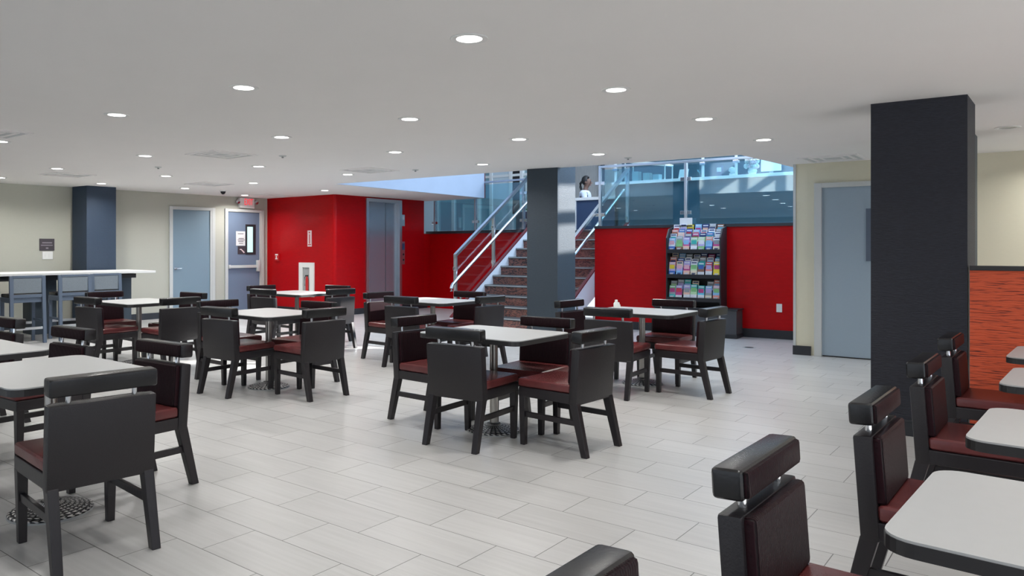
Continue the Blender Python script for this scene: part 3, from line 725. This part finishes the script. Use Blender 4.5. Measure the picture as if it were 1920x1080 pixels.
def railing(yy, name, lab, x0, x1, post_x, hy=-.09):
    t = thing('stair_railing', lab, 'railing', (10.54, yy, 0))
    sl = RI / GO
    zt = lambda x_: (x_ + GO) * sl + 1.02
    zh = lambda x_: (x_ + GO) * sl + .66
    MB().prism([(x0, -.03, zt(x0)), (x1, -.03, zt(x1)), (x1, -.03, zt(x1) + .06), (x0, -.03, zt(x0) + .06)], (0, .06, 0)).build('top_rail', M['steel_lite'], t)
    MB().tube([(x0 - .20, hy, zh(x0 - .20) - .10), (x0 - .21, hy, zh(x0 - .20) - .05), (x0 - .18, hy, zh(x0 - .18)), (x0, hy, zh(x0)), (x1, hy, zh(x1))], .028, 12).build('handrail', M['steel_lite'], t, True)
    for px_ in post_x:
        b0 = max(0, (px_ + GO) * sl - .10)
        p = MB().box((px_ - .02, -.03, b0), (px_ + .02, .03, zt(px_)), .004).build('post', M['steel_lite'], t)
        for za in (b0 + .22, zt(px_) - .24): MB().box((px_ - .05, -.02, za), (px_ + .05, .02, za + .06), .004).build('clamp', M['chrome'], p)
        MB().cyl((px_, 0, zh(px_)), (px_, hy, zh(px_) - .02), .008).build('bracket', M['chrome'], p)
    xs = list(post_x)
    for a, b_ in zip(xs, xs[1:]):
        a2, b2 = a + .04, b_ - .04
        MB().prism([(a2, -.005, (a2 + GO) * sl + .14), (b2, -.005, (b2 + GO) * sl + .14), (b2, -.005, zt(b2) - .01), (a2, -.005, zt(a2) - .01)], (0, .01, 0)).build('glass_panel', M['glass_clear'], t)
railing(8.50, 'l', 'left stair railing of glass and stainless steel', 0.0, 2.45, (0.02, 1.18, 2.42))
railing(6.325, 'r', 'right stair railing of stainless steel ending at the glass', .10, 2.45, (.20, 2.42), .09)

# ------------------------------------------------------------------ glass railings on the half walls
def on(p0, p1, f): return (p0[0] + (p1[0] - p0[0]) * f, p0[1] + (p1[1] - p0[1]) * f)
def glass_rail(name, lab, p0, p1, fr, mat, top, z0=UF + .04, post=M['steel_lite']):
    a = math.atan2(p1[1] - p0[1], p1[0] - p0[0]); Ld = math.hypot(p1[0] - p0[0], p1[1] - p0[1])
    t = thing('glass_railing', lab, 'glass railing', (p0[0], p0[1], z0), a)
    hgt = top - z0
    for f in fr:
        q = f * Ld
        p = MB().box((q - .022, -.03, 0), (q + .022, .03, hgt + .03), .004).build('post', post, t)
        for za in (.16, hgt - .26): MB().box((q - .09, -.022, za), (q + .09, .022, za + .06), .006).build('clamp', M['chrome'], p)
    for f0, f1 in zip(fr, fr[1:]):
        MB().box((f0 * Ld + .035, -.006, .012), (f1 * Ld - .035, .006, hgt)).build('glass_panel', mat, t)
    MB().box((0, -.025, hgt + .03), (Ld, .025, hgt + .07), .006).build('top_rail', post, t)
    return t
gx = lambda y: 11.69 + (6.29 - y) / 3.69 * .26
glass_rail('g', 'teal glass railing on the red half wall above the brochure rack', (gx(6.24), 6.24), (gx(2.62), 2.62), (0.007, .415, .995), M['glass'], 2.70)
glass_rail('g', 'glass railing on the red half wall left of the stairs', (13.15, 11.42), (12.99, 8.60), (0.09, .52, .98), M['glass'], 2.72, post=M['steel'])

# ------------------------------------------------------------------ brochure rack
rk = thing('brochure_rack', 'black three-tier brochure rack against the right red wall', 'brochure rack', (11.762, 4.50, 0), math.atan2(-1, .063))
# local: x along wall toward camera-right (-y), local -y toward the room
HWD = .425
side = [(-.34, .44), (-.34, 1.52), (-.24, 1.66), (-.02, 1.70), (-.02, .44)]
for sx in (-1, 1):
    MB().prism([(sx * HWD, y, z) for y, z in side], (.02 * -sx, 0, 0)).build('side_panel', M['rack_black'], rk)
MB().box((-HWD + .02, -.03, .44), (HWD - .02, -.012, 1.68)).build('back_panel', M['rack_black'], rk)
SH = [1.31, .92, .56]
for z in SH: MB().box((-HWD + .02, -.335, z - .03), (HWD - .02, -.03, z)).box((-HWD + .02, -.335, z), (HWD - .02, -.325, z + .03)).build('shelf', M['rack_black'], rk)
pn = thing('rack_plinth', 'charcoal plinth under the brochure rack', 'plinth', (11.762, 4.50, 0), math.atan2(-1, .063))
MB().box((-.60, -.36, .05), (.66, -.02, .42), .004).build('plinth_body', M['grey_block'], pn)
MB().box((-.62, -.38, .415), (.68, -.02, .438), .004).build('plinth_top', M['rack_black'], pn)
MB().box((-.61, -.38, 0), (.67, -.02, .06), .004).build('plinth_base', M['black_trim'], pn)
PAL = {'blue': (.05, .15, .45), 'sky blue': (.25, .5, .75), 'navy': (.02, .04, .16), 'white': (.75, .76, .78), 'red': (.55, .05, .07), 'coral': (.75, .28, .22), 'yellow': (.80, .62, .04), 'green': (.22, .5, .2), 'pale green': (.5, .72, .42), 'teal': (.05, .45, .42), 'magenta': (.50, .06, .22), 'pink': (.75, .42, .5), 'lilac': (.45, .38, .65), 'cream': (.78, .68, .5), 'grey': (.3, .33, .35), 'brown': (.25, .12, .07), 'peach': (.80, .50, .38), 'cyan': (.12, .55, .72)}
PM = {k: plain('print_' + k.replace(' ', '_'), v, .4, var=.15, bscale=50) for k, v in PAL.items()}
# (shelf, row from front): colour triples top/middle/bottom, left to right
BR = {(0, 0): ['sky blue/white/blue', 'grey/green/brown', 'lilac/magenta/peach', 'pale green/grey/white', 'pale green/lilac/green', 'coral/sky blue/blue', 'white/magenta/cream'],
      (0, 1): ['white/white/white', 'peach/cream/cream', 'grey/lilac/blue', 'magenta/white/red', 'navy/green/green', 'blue/white/blue', 'white/grey/white'],
      (0, 2): ['coral/red/white', 'blue/lilac/coral', 'blue/navy/white', 'sky blue/teal/blue', 'white/sky blue/white', 'white/grey/white', 'grey/navy/brown'],
      (0, 3): ['white/white/lilac', 'white/cream/white', 'yellow/yellow/navy', 'sky blue/blue/navy', 'navy/navy/blue', 'grey/brown/red', 'brown/cream/grey'],
      (1, 0): ['pink/lilac/blue', 'cream/lilac/sky blue', 'lilac/magenta/peach', 'white/pale green/cream', 'teal/brown/white', 'red/coral/white', 'yellow/yellow/yellow'],
      (1, 1): ['coral/red/white', 'blue/white/blue', 'white/lilac/white', 'white/sky blue/grey', 'grey/white/navy', 'white/blue/navy', 'sky blue/blue/blue'],
      (1, 2): ['cream/brown/peach', 'sky blue/teal/blue', 'grey/brown/grey', 'white/sky blue/white', 'navy/grey/white', 'magenta/red/pink', 'navy/blue/blue'],
      (2, 0): ['green/grey/teal', 'lilac/magenta/white', 'lilac/peach/white', 'teal/pale green/white', 'teal/cyan/white', 'sky blue/grey/cream', 'pink/sky blue/coral'],
      (2, 1): ['grey/lilac/grey', 'grey/sky blue/grey', 'teal/sky blue/blue', 'cream/coral/green', None, 'grey/white/navy', 'coral/pink/red']}
SN = ['top', 'middle', 'bottom']; RN = ['front', 'second', 'third', 'back']; ON = ['first', 'second', 'third', 'fourth', 'fifth', 'sixth', 'seventh']
for (s, rw), cols in BR.items():
    for c, col in enumerate(cols):
        if col is None: continue
        a, b_, d = col.split('/')
        xx = -HWD + .078 + c * .115 + random.uniform(-.006, .006)
        zb = SH[s] + .002 + rw * .065; hh = .215 + random.uniform(-.012, .018)
        if (s, rw) in ((0, 3), (2, 1)): hh += .01
        yy = -.305 + rw * .065
        lab = '%s brochure%s, %s row of the %s rack shelf, %s from left' % (a, '' if d == a else ' with %s foot' % d, RN[rw], SN[s], ON[c])
        o = thing('brochure', lab, 'brochure', rk.matrix_basis @ Vector((xx, yy, zb)), rk.rotation_euler.z, 'brochures in the rack')
        m = MB(); tl = .045
        cuts = [0, random.uniform(.28, .4), random.uniform(.6, .75), 1]
        for k, cc in enumerate((d, b_, a)):
            z0, z1 = hh * cuts[k], hh * cuts[k + 1]
            m.hexa([(-.05, tl * cuts[k], z0), (.05, tl * cuts[k], z0), (.05, tl * cuts[k] + .008, z0), (-.05, tl * cuts[k] + .008, z0)],
                   [(-.05, tl * cuts[k + 1], z1), (.05, tl * cuts[k + 1], z1), (.05, tl * cuts[k + 1] + .008, z1), (-.05, tl * cuts[k + 1] + .008, z1)], mi=k)
        m.build('leaflet', [PM[d], PM[b_], PM[a]], o)
        # title band, picture block and a couple of text rules on the cover
        m = MB()
        def rule(f, x0, x1, th, mi): m.box((x0, tl * f - .0022 - .0005, hh * f - th), (x1, tl * f - .0002, hh * f + th), mi=mi)
        rule(.90, -.038, .038, .008, 0); rule(random.uniform(.53, .57), -.04, .04, .05, 1); rule(.2, -.03, .03, .005, 0); rule(.14, -.03, .02, .005, 0)
        alt = random.choice(list(PM)); alt2 = 'white' if a not in ('white', 'cream') else 'navy'
        m.build('cover_print', [PM[alt2], PM[alt]], o)
tp = thing('card_holder', 'clear card stand with white card on top of the rack', 'card stand', rk.matrix_basis @ Vector((-.20, -.055, 1.725)), rk.rotation_euler.z)
MB().box((-.10, -.002, -.005), (.10, .002, .115)).build('card', M['paper'], tp); MB().box((-.105, -.03, -.02), (.105, .04, -.005)).build('stand_base', M['rack_black'], tp)

# ------------------------------------------------------------------ raised lobby contents
dk = thing('reception_desk', 'navy-fronted reception desk with white top in the raised lobby', 'desk', (14.1, 7.66, UF))
MB().box((-.06, -.55, .66), (.62, .50, .72), .004).build('desk_top', M['white'], dk)
MB().box((-.02, -.50, .05), (.02, .38, .66)).build('front_panel', M['blue_desk'], dk)
MB().box((-.05, .38, 0), (.06, .46, .66), .003).build('leg', M['white'], dk); MB().box((.5, .38, 0), (.58, .46, .66), .003).build('leg', M['white'], dk)
MB().box((.5, -.5, 0), (.58, -.42, .66), .003).build('leg', M['white'], dk); MB().box((-.02, -.5, 0), (.06, -.42, .05), .003).build('leg', M['white'], dk)

sv = thing('service_counter', 'long dark-fronted service counter with white top behind the glass', 'counter', (13.6, 0, UF))
MB().box((-.06, 1.7, .90), (.7, 6.95, .955), .005).build('counter_top', M['white'], sv)
MB().box((0, 1.7, .06), (.05, 6.90, .90)).build('front_panel', M['counter_dark'], sv)
MB().box((.0, 6.84, .0), (.65, 6.90, .90)).build('end_panel', M['counter_dark'], sv)
MB().box((.05, 1.7, 0), (.1, 6.9, .08)).build('toe_kick', M['dark'], sv)
CT = UF + .955
def item(name, lab, cat, y, x=13.85): return thing(name, lab, cat, (x, y, CT))
d = item('display_case', 'white-framed glass display case at the left end of the counter', 'display case', 6.33)
MB().box((-.15, -.42, 0), (-.13, -.40, .30)).box((-.15, .40, 0), (-.13, .42, .40)).prism([(-.16, -.42, .28), (-.16, .42, .40), (-.16, .42, .44), (-.16, -.42, .32)], (.4, 0, 0)).box((.2, -.42, 0), (.22, -.40, .30)).box((.2, .40, 0), (.22, .42, .40)).build('case_frame', M['white'], d)
MB().box((-.145, -.40, .005), (-.138, .40, .29)).build('case_glass', M['store_glass'], d)
for k, y in enumerate((-.25, -.05, .18)): MB().box((-.05, y, 0.002), (.1, y + .13, .13 + .04 * k), .006).build('pastry_tray', [M['paper'], M['beige'], M['white']][k], d)
d = item('menu_card', 'white menu card leaning on the counter', 'menu card', 5.62)
MB().hexa([(-.02, -.09, 0), (-.01, -.09, 0), (-.01, .09, 0), (-.02, .09, 0)], [(.06, -.09, .20), (.07, -.09, .20), (.07, .09, .20), (.06, .09, .20)]).build('card', M['paper'], d); MB().box((-.02, -.06, 0), (.07, .06, .008)).build('card_foot', M['grey_metal'], d)
d = item('cocktail_glass', 'clear stemmed glass on the counter beside the menu card', 'glass', 5.30)
MB().lathe([(0, 0), (.04, 0), (.04, .004), (.006, .008), (.006, .09), (.06, .17), (.056, .17), (.004, .095), (0, .095)], 20).build('glass_bowl', M['store_glass'], d, True)
d = item('blue_carton', 'blue carton on the counter left of the middle post', 'box', 4.92)
MB().box((-.05, -.05, 0), (.05, .05, .22), .004).build('carton', M['blue_desk'], d); MB().box((-.052, -.04, .10), (-.05, .04, .18)).build('carton_label', M['paper'], d)
d = item('dispenser', 'small white round dispenser on the counter', 'dispenser', 4.70)
MB().lathe([(0, 0), (.05, 0), (.05, .06), (.035, .07), (.06, .11), (.05, .16), (0, .18)], 20).build('dispenser_body', M['white'], d, True); MB().cyl((-.05, 0, .05), (-.09, 0, .04), .008).build('tap', M['chrome'], d)
d = item('flower_arrangement', 'pale pink and white flower arrangement on the counter', 'flowers', 4.34)
MB().lathe([(0, 0), (.05, 0), (.08, .08), (.06, .14), (.05, .14), (0, .02)], 20).build('vase', M['white'], d, True)
fl = MB()
for k in range(40):
    a = random.uniform(0, 6.28); rr = random.uniform(0, .14); z = .2 + random.uniform(-.05, .13)
    rs = bmesh.ops.create_icosphere(fl.bm, subdivisions=1, radius=random.uniform(.03, .05))
    mi = random.choice((0, 0, 1))
    for v in rs['verts']: v.co += Vector((rr * math.cos(a), rr * math.sin(a), z))
    fl._mark({f for v in rs['verts'] for f in v.link_faces}, mi)
fl.build('blossom', [M['white'], M['pink']], d)
d = item('monitor', 'bright white monitor on the counter right of the flowers', 'monitor', 4.02)
MB().box((-.015, -.17, .06), (.015, .17, .36), .005).build('screen', emis('monitor_white', (.9, .95, 1), 1.0), d); MB().box((-.01, -.03, .005), (.02, .03, .08)).box((-.06, -.09, 0), (.07, .09, .008)).build('monitor_stand', M['grey_metal'], d)
gp = thing('counter_screen', 'glass screen on posts along the service counter', 'glass screen', (13.62, 0, CT))
for y in (6.90, 5.15, 4.55, 3.45, 1.9):
    p = MB().box((-.02, y - .02, 0), (.02, y + .02, .62), .003).build('post', M['white'], gp)
    MB().box((-.04, y - .05, .22), (.04, y + .05, .27), .004).build('clamp', M['chrome'], p)
MB().box((-.02, 1.9, .38), (.02, 6.9, .41), .003).box((-.02, 1.9, .60), (.02, 6.9, .63), .003).build('top_rail', M['white'], gp)
MB().box((-.004, 1.95, .03), (.004, 6.88, .36)).build('glass_panel', M['glass_clear'], gp)

# storefront at the back left of the lobby
SX = 15.4
sf = thing('storefront', 'blue-grey glazed storefront at the back of the raised lobby', 'storefront', (SX, 0, UF))
yl = [13.4, 12.55, 12.40, 11.65, 11.25, 10.95, 10.2, 9.95]
fr_ = MB()
for y in (13.0, 12.45, 11.62, 11.22, 10.62, 10.30): fr_.box((-.05, y - .045, 0), (.05, y + .045, 4.3), .004)
fr_.box((-.04, 9.3, 1.42), (.04, 13.4, 1.48)).box((-.04, 9.3, 0), (.04, 13.4, .08))
fr_.build('mullion', M['white'], sf)
for a, b_, mt in ((13.0, 12.45, 'store_glass'), (12.45, 11.62, 'store_glass'), (11.62, 11.22, 'store_glass')): MB().box((-.006, b_ + .05, .08), (.006, a - .05, 4.3)).build('glass_panel', M[mt], sf)
MB().box((-.02, 10.66, .08), (.02, 11.18, 4.3)).build('solid_panel', M['bluegrey'], sf)
MB().box((-.03, 10.36, .5), (.03, 10.56, 4.3)).build('dark_jamb', M['dark'], sf)
MB().box((-.006, 9.3, .08), (.006, 10.26, 4.3)).build('glass_panel', M['glass_clear'], sf)
MB().box((-.012, 10.0, 1.0), (-.006, 10.2, 1.28)).build('notice', M['paper'], sf)
struct(MB().box((16.6, 10.4, UF), (16.75, 13.9, 6.2)).build('wall_corridor', M['bluegrey']))
# armchair behind the stair head
ac = thing('lobby_armchair', 'plum lobby armchair with white piping at the head of the stairs', 'armchair', (14.3, 9.05, UF))
MB().box((-.34, -.45, .02), (.30, .45, .30), .04, seg=3).build('seat', M['sofa'], ac, True)
MB().box((-.38, -.45, .02), (-.24, .45, .46), .05, seg=3).build('backrest', M['sofa'], ac, True)
MB().tube([(-.31, -.43, .44), (-.31, -.35, .475), (-.31, .35, .475), (-.31, .43, .44)], .012).build('piping', M['white'], ac, True)
for sy in (-1, 1): MB().box((-.3, sy * .45 - .09, .02), (.3, sy * .45 + .01, .40), .04, seg=3).build('armrest', M['sofa'], ac, True)
# planter with greenery
pt = thing('planter', 'low planter of green leaves beyond the stair head', 'planter', (15.0, 9.55, UF))
MB().box((-.15, -.45, 0), (.15, .45, .35), .01).build('planter_box', M['white'], pt)
fo = MB()
for k in range(120):
    x_, y_ = random.uniform(-.14, .14), random.uniform(-.44, .44); z = random.uniform(.36, .62)
    a = random.uniform(0, 6.28); dx, dy = .07 * math.cos(a), .07 * math.sin(a)
    fo.hexa([(x_, y_, z - .05), (x_ + .01, y_, z - .05), (x_, y_ + .01, z - .05)], [(x_ + dx, y_ + dy, z), (x_ + dx * 1.2, y_ + dy, z + .01), (x_ + dx, y_ + dy * 1.2 + .01, z)])
fo.build('foliage', M['green'], pt)

# ------------------------------------------------------------------ person seated behind the desk
def skin_body(name, chains, mat, parent):
    me = bpy.data.meshes.new(name); verts, edges, rad = [], [], []
    idx = {}
    def vid(p, r):
        k = tuple(round(c, 4) for c in p)
        if k not in idx: idx[k] = len(verts); verts.append(p); rad.append(r)
        return idx[k]
    for ch in chains:
        ids = [vid(p, r) for p, r in ch]
        edges.extend(zip(ids, ids[1:]))
    me.from_pydata(verts, edges, []); o = bpy.data.objects.new(name, me); COL.objects.link(o); o.parent = parent
    me.materials.append(mat)
    sk = o.modifiers.new('skin', 'SKIN'); sk.use_smooth_shade = True
    for i, s in enumerate(me.skin_vertices[0].data):
        s.radius = rad[i] if isinstance(rad[i], tuple) else (rad[i], rad[i]); s.use_root = (i == 0)
    sb = o.modifiers.new('sub', 'SUBSURF'); sb.levels = 2; sb.render_levels = 2
    return o
# local: facing +x ; pelvis at seat height .46
PR = thing('person', 'seated person in a white shirt, dark hair tied back, behind the reception desk', 'person', (14.95, 8.33, UF), D2R(-72))
pel = ((0, 0, .52), .13)
nk = ((.02, 0, .985), .05)
body = skin_body('body', [[pel, ((.0, 0, .62), .125), ((.01, 0, .76), .14), ((.01, 0, .88), .13), ((.015, 0, .94), .075), nk, ((.035, 0, 1.03), .052), ((.055, 0, 1.09), .085), ((.06, 0, 1.15), .098), ((.05, 0, 1.205), .082)],
    [((.01, 0, .88), .13), ((0, .17, .885), .058), ((.06, .225, .70), .045), ((.14, .21, .585), .038), ((.33, .15, .735), .028), ((.38, .13, .745), .025)],
    [((.01, 0, .88), .13), ((0, -.17, .885), .058), ((.06, -.225, .70), .045), ((.14, -.21, .585), .038), ((.33, -.15, .735), .028), ((.38, -.13, .745), .025)],
    [pel, ((.06, .09, .515), .09), ((.42, .10, .52), .065), ((.45, .10, .46), .055), ((.42, .10, .10), .038), ((.44, .10, .045), .036), ((.56, .10, .035), .03)],
    [pel, ((.06, -.09, .515), .09), ((.42, -.10, .52), .065), ((.45, -.10, .46), .055), ((.42, -.10, .10), .038), ((.44, -.10, .045), .036), ((.56, -.10, .035), .03)]], M['skin'], PR)
skin_body('shirt', [[((0, 0, .50), .145), ((.0, 0, .62), .14), ((.01, 0, .76), .153), ((.01, 0, .875), .142), ((.015, 0, .945), .09)],
    [((.01, 0, .875), .142), ((0, .17, .885), .070), ((.06, .225, .70), .056), ((.12, .215, .61), .050)],
    [((.01, 0, .875), .142), ((0, -.17, .885), .070), ((.06, -.225, .70), .056), ((.12, -.215, .61), .050)]], M['shirt'], PR)
skin_body('trousers', [[((0, 0, .50), .148), ((.06, .09, .515), .10), ((.42, .10, .52), .075), ((.45, .10, .46), .065), ((.42, .10, .12), .05)],
    [((0, 0, .50), .148), ((.06, -.09, .515), .10), ((.42, -.10, .52), .075), ((.45, -.10, .46), .065), ((.42, -.10, .12), .05)]], M['trouser'], PR)
hm = MB()
rs = bmesh.ops.create_uvsphere(hm.bm, u_segments=20, v_segments=14, radius=.104)
for v in rs['verts']:
    v.co = Vector((v.co.x * .98 + .028, v.co.y * .97, v.co.z * 1.08 + 1.165))
    if v.co.x > .075 and v.co.z < 1.22: v.co.x = .075 - (v.co.x - .075) * .3
hm.tube([(-.06, 0, 1.14), (-.10, .01, 1.10), (-.10, .02, 1.03), (-.08, .02, .96)], .028)
hm.build('hair', M['hair'], PR, True)
fm = MB()
for sy in (-1, 1):
    rs = bmesh.ops.create_icosphere(fm.bm, subdivisions=2, radius=.011)
    for v in rs['verts']: v.co += Vector((.142, sy * .034, 1.135))
fm.build('eye', M['ink'], PR)
nm = MB(); nm.hexa([(.14, -.018, 1.085), (.14, .018, 1.085), (.172, .0, 1.09)], [(.146, -.006, 1.135), (.146, .006, 1.135), (.15, 0, 1.137)]); nm.build('nose', M['skin'], PR)
MB().box((.125, -.025, 1.052), (.138, .025, 1.062), .003).build('mouth', M['sign_red'], PR)
for sy in (-1, 1): MB().lathe([(0, -.008), (.02, -.008), (.026, 0), (.02, .008), (0, .008)], 14).build('ear', M['skin'], PR, True, (.045, sy * .098, 1.115)).rotation_euler = (D2R(90), 0, 0)
oc = thing('office_chair', 'dark office chair under the seated person', 'chair', (14.95, 8.33, UF), D2R(-72))
MB().box((-.22, -.22, .34), (.24, .22, .385), .015).build('seat', M['dark'], oc, True); MB().cyl((0, 0, .05), (0, 0, .34), .03).build('pole', M['grey_metal'], oc)
for k in range(5):
    a = 2 * math.pi * k / 5; MB().cyl((0, 0, .06), (.27 * math.cos(a), .27 * math.sin(a), .03), .02).build('leg', M['grey_metal'], oc)

# ------------------------------------------------------------------ light
wd = bpy.data.worlds.new('world'); scene.world = wd; wd.use_nodes = True
wd.node_tree.nodes['Background'].inputs['Color'].default_value = (.78, .88, 1.0, 1)
wd.node_tree.nodes['Background'].inputs['Strength'].default_value = 1.3
def area(name, loc, direction, size, sy, e, col):
    ld = bpy.data.lights.new(name, 'AREA'); ld.shape = 'RECTANGLE'; ld.size = size; ld.size_y = sy; ld.energy = e; ld.color = col
    o = bpy.data.objects.new(name, ld); COL.objects.link(o); o.location = loc
    o.rotation_euler = Vector(direction).to_track_quat('-Z', 'Y').to_euler(); return o
area('lobby_fill', (14.5, 5.5, 6.1), (-.15, .1, -1), 5, 6, 560, (.74, .86, 1))  # fill lamp added under the solid roof to brighten the lobby
area('stairwell_fill', (10.7, 6.0, 6.1), (-.05, -.1, -1), 3, 5, 330, (.80, .90, 1))  # second fill lamp, added to brighten the stairs and the floor below
area('lobby_window_light', (12.6, 1.1, 4.2), (-.45, .85, -.30), 4, 2.4, 430, (.50, .72, 1))
sd = bpy.data.lights.new('sun', 'SUN'); sd.energy = 14; sd.angle = D2R(.6); sd.color = (1, .98, .94)
so = bpy.data.objects.new('sun', sd); COL.objects.link(so); so.location = (16, -2, 8)
so.rotation_euler = Vector((-1, .9, -.62)).to_track_quat('-Z', 'Y').to_euler()

scene.view_settings.view_transform = 'Standard'
scene.view_settings.look = 'None'
scene.view_settings.exposure = 0.07
scene.cycles.use_denoising = True
scene.cycles.max_bounces = 8; scene.cycles.diffuse_bounces = 4; scene.cycles.transparent_max_bounces = 12
scene.cycles.caustics_reflective = False; scene.cycles.caustics_refractive = False
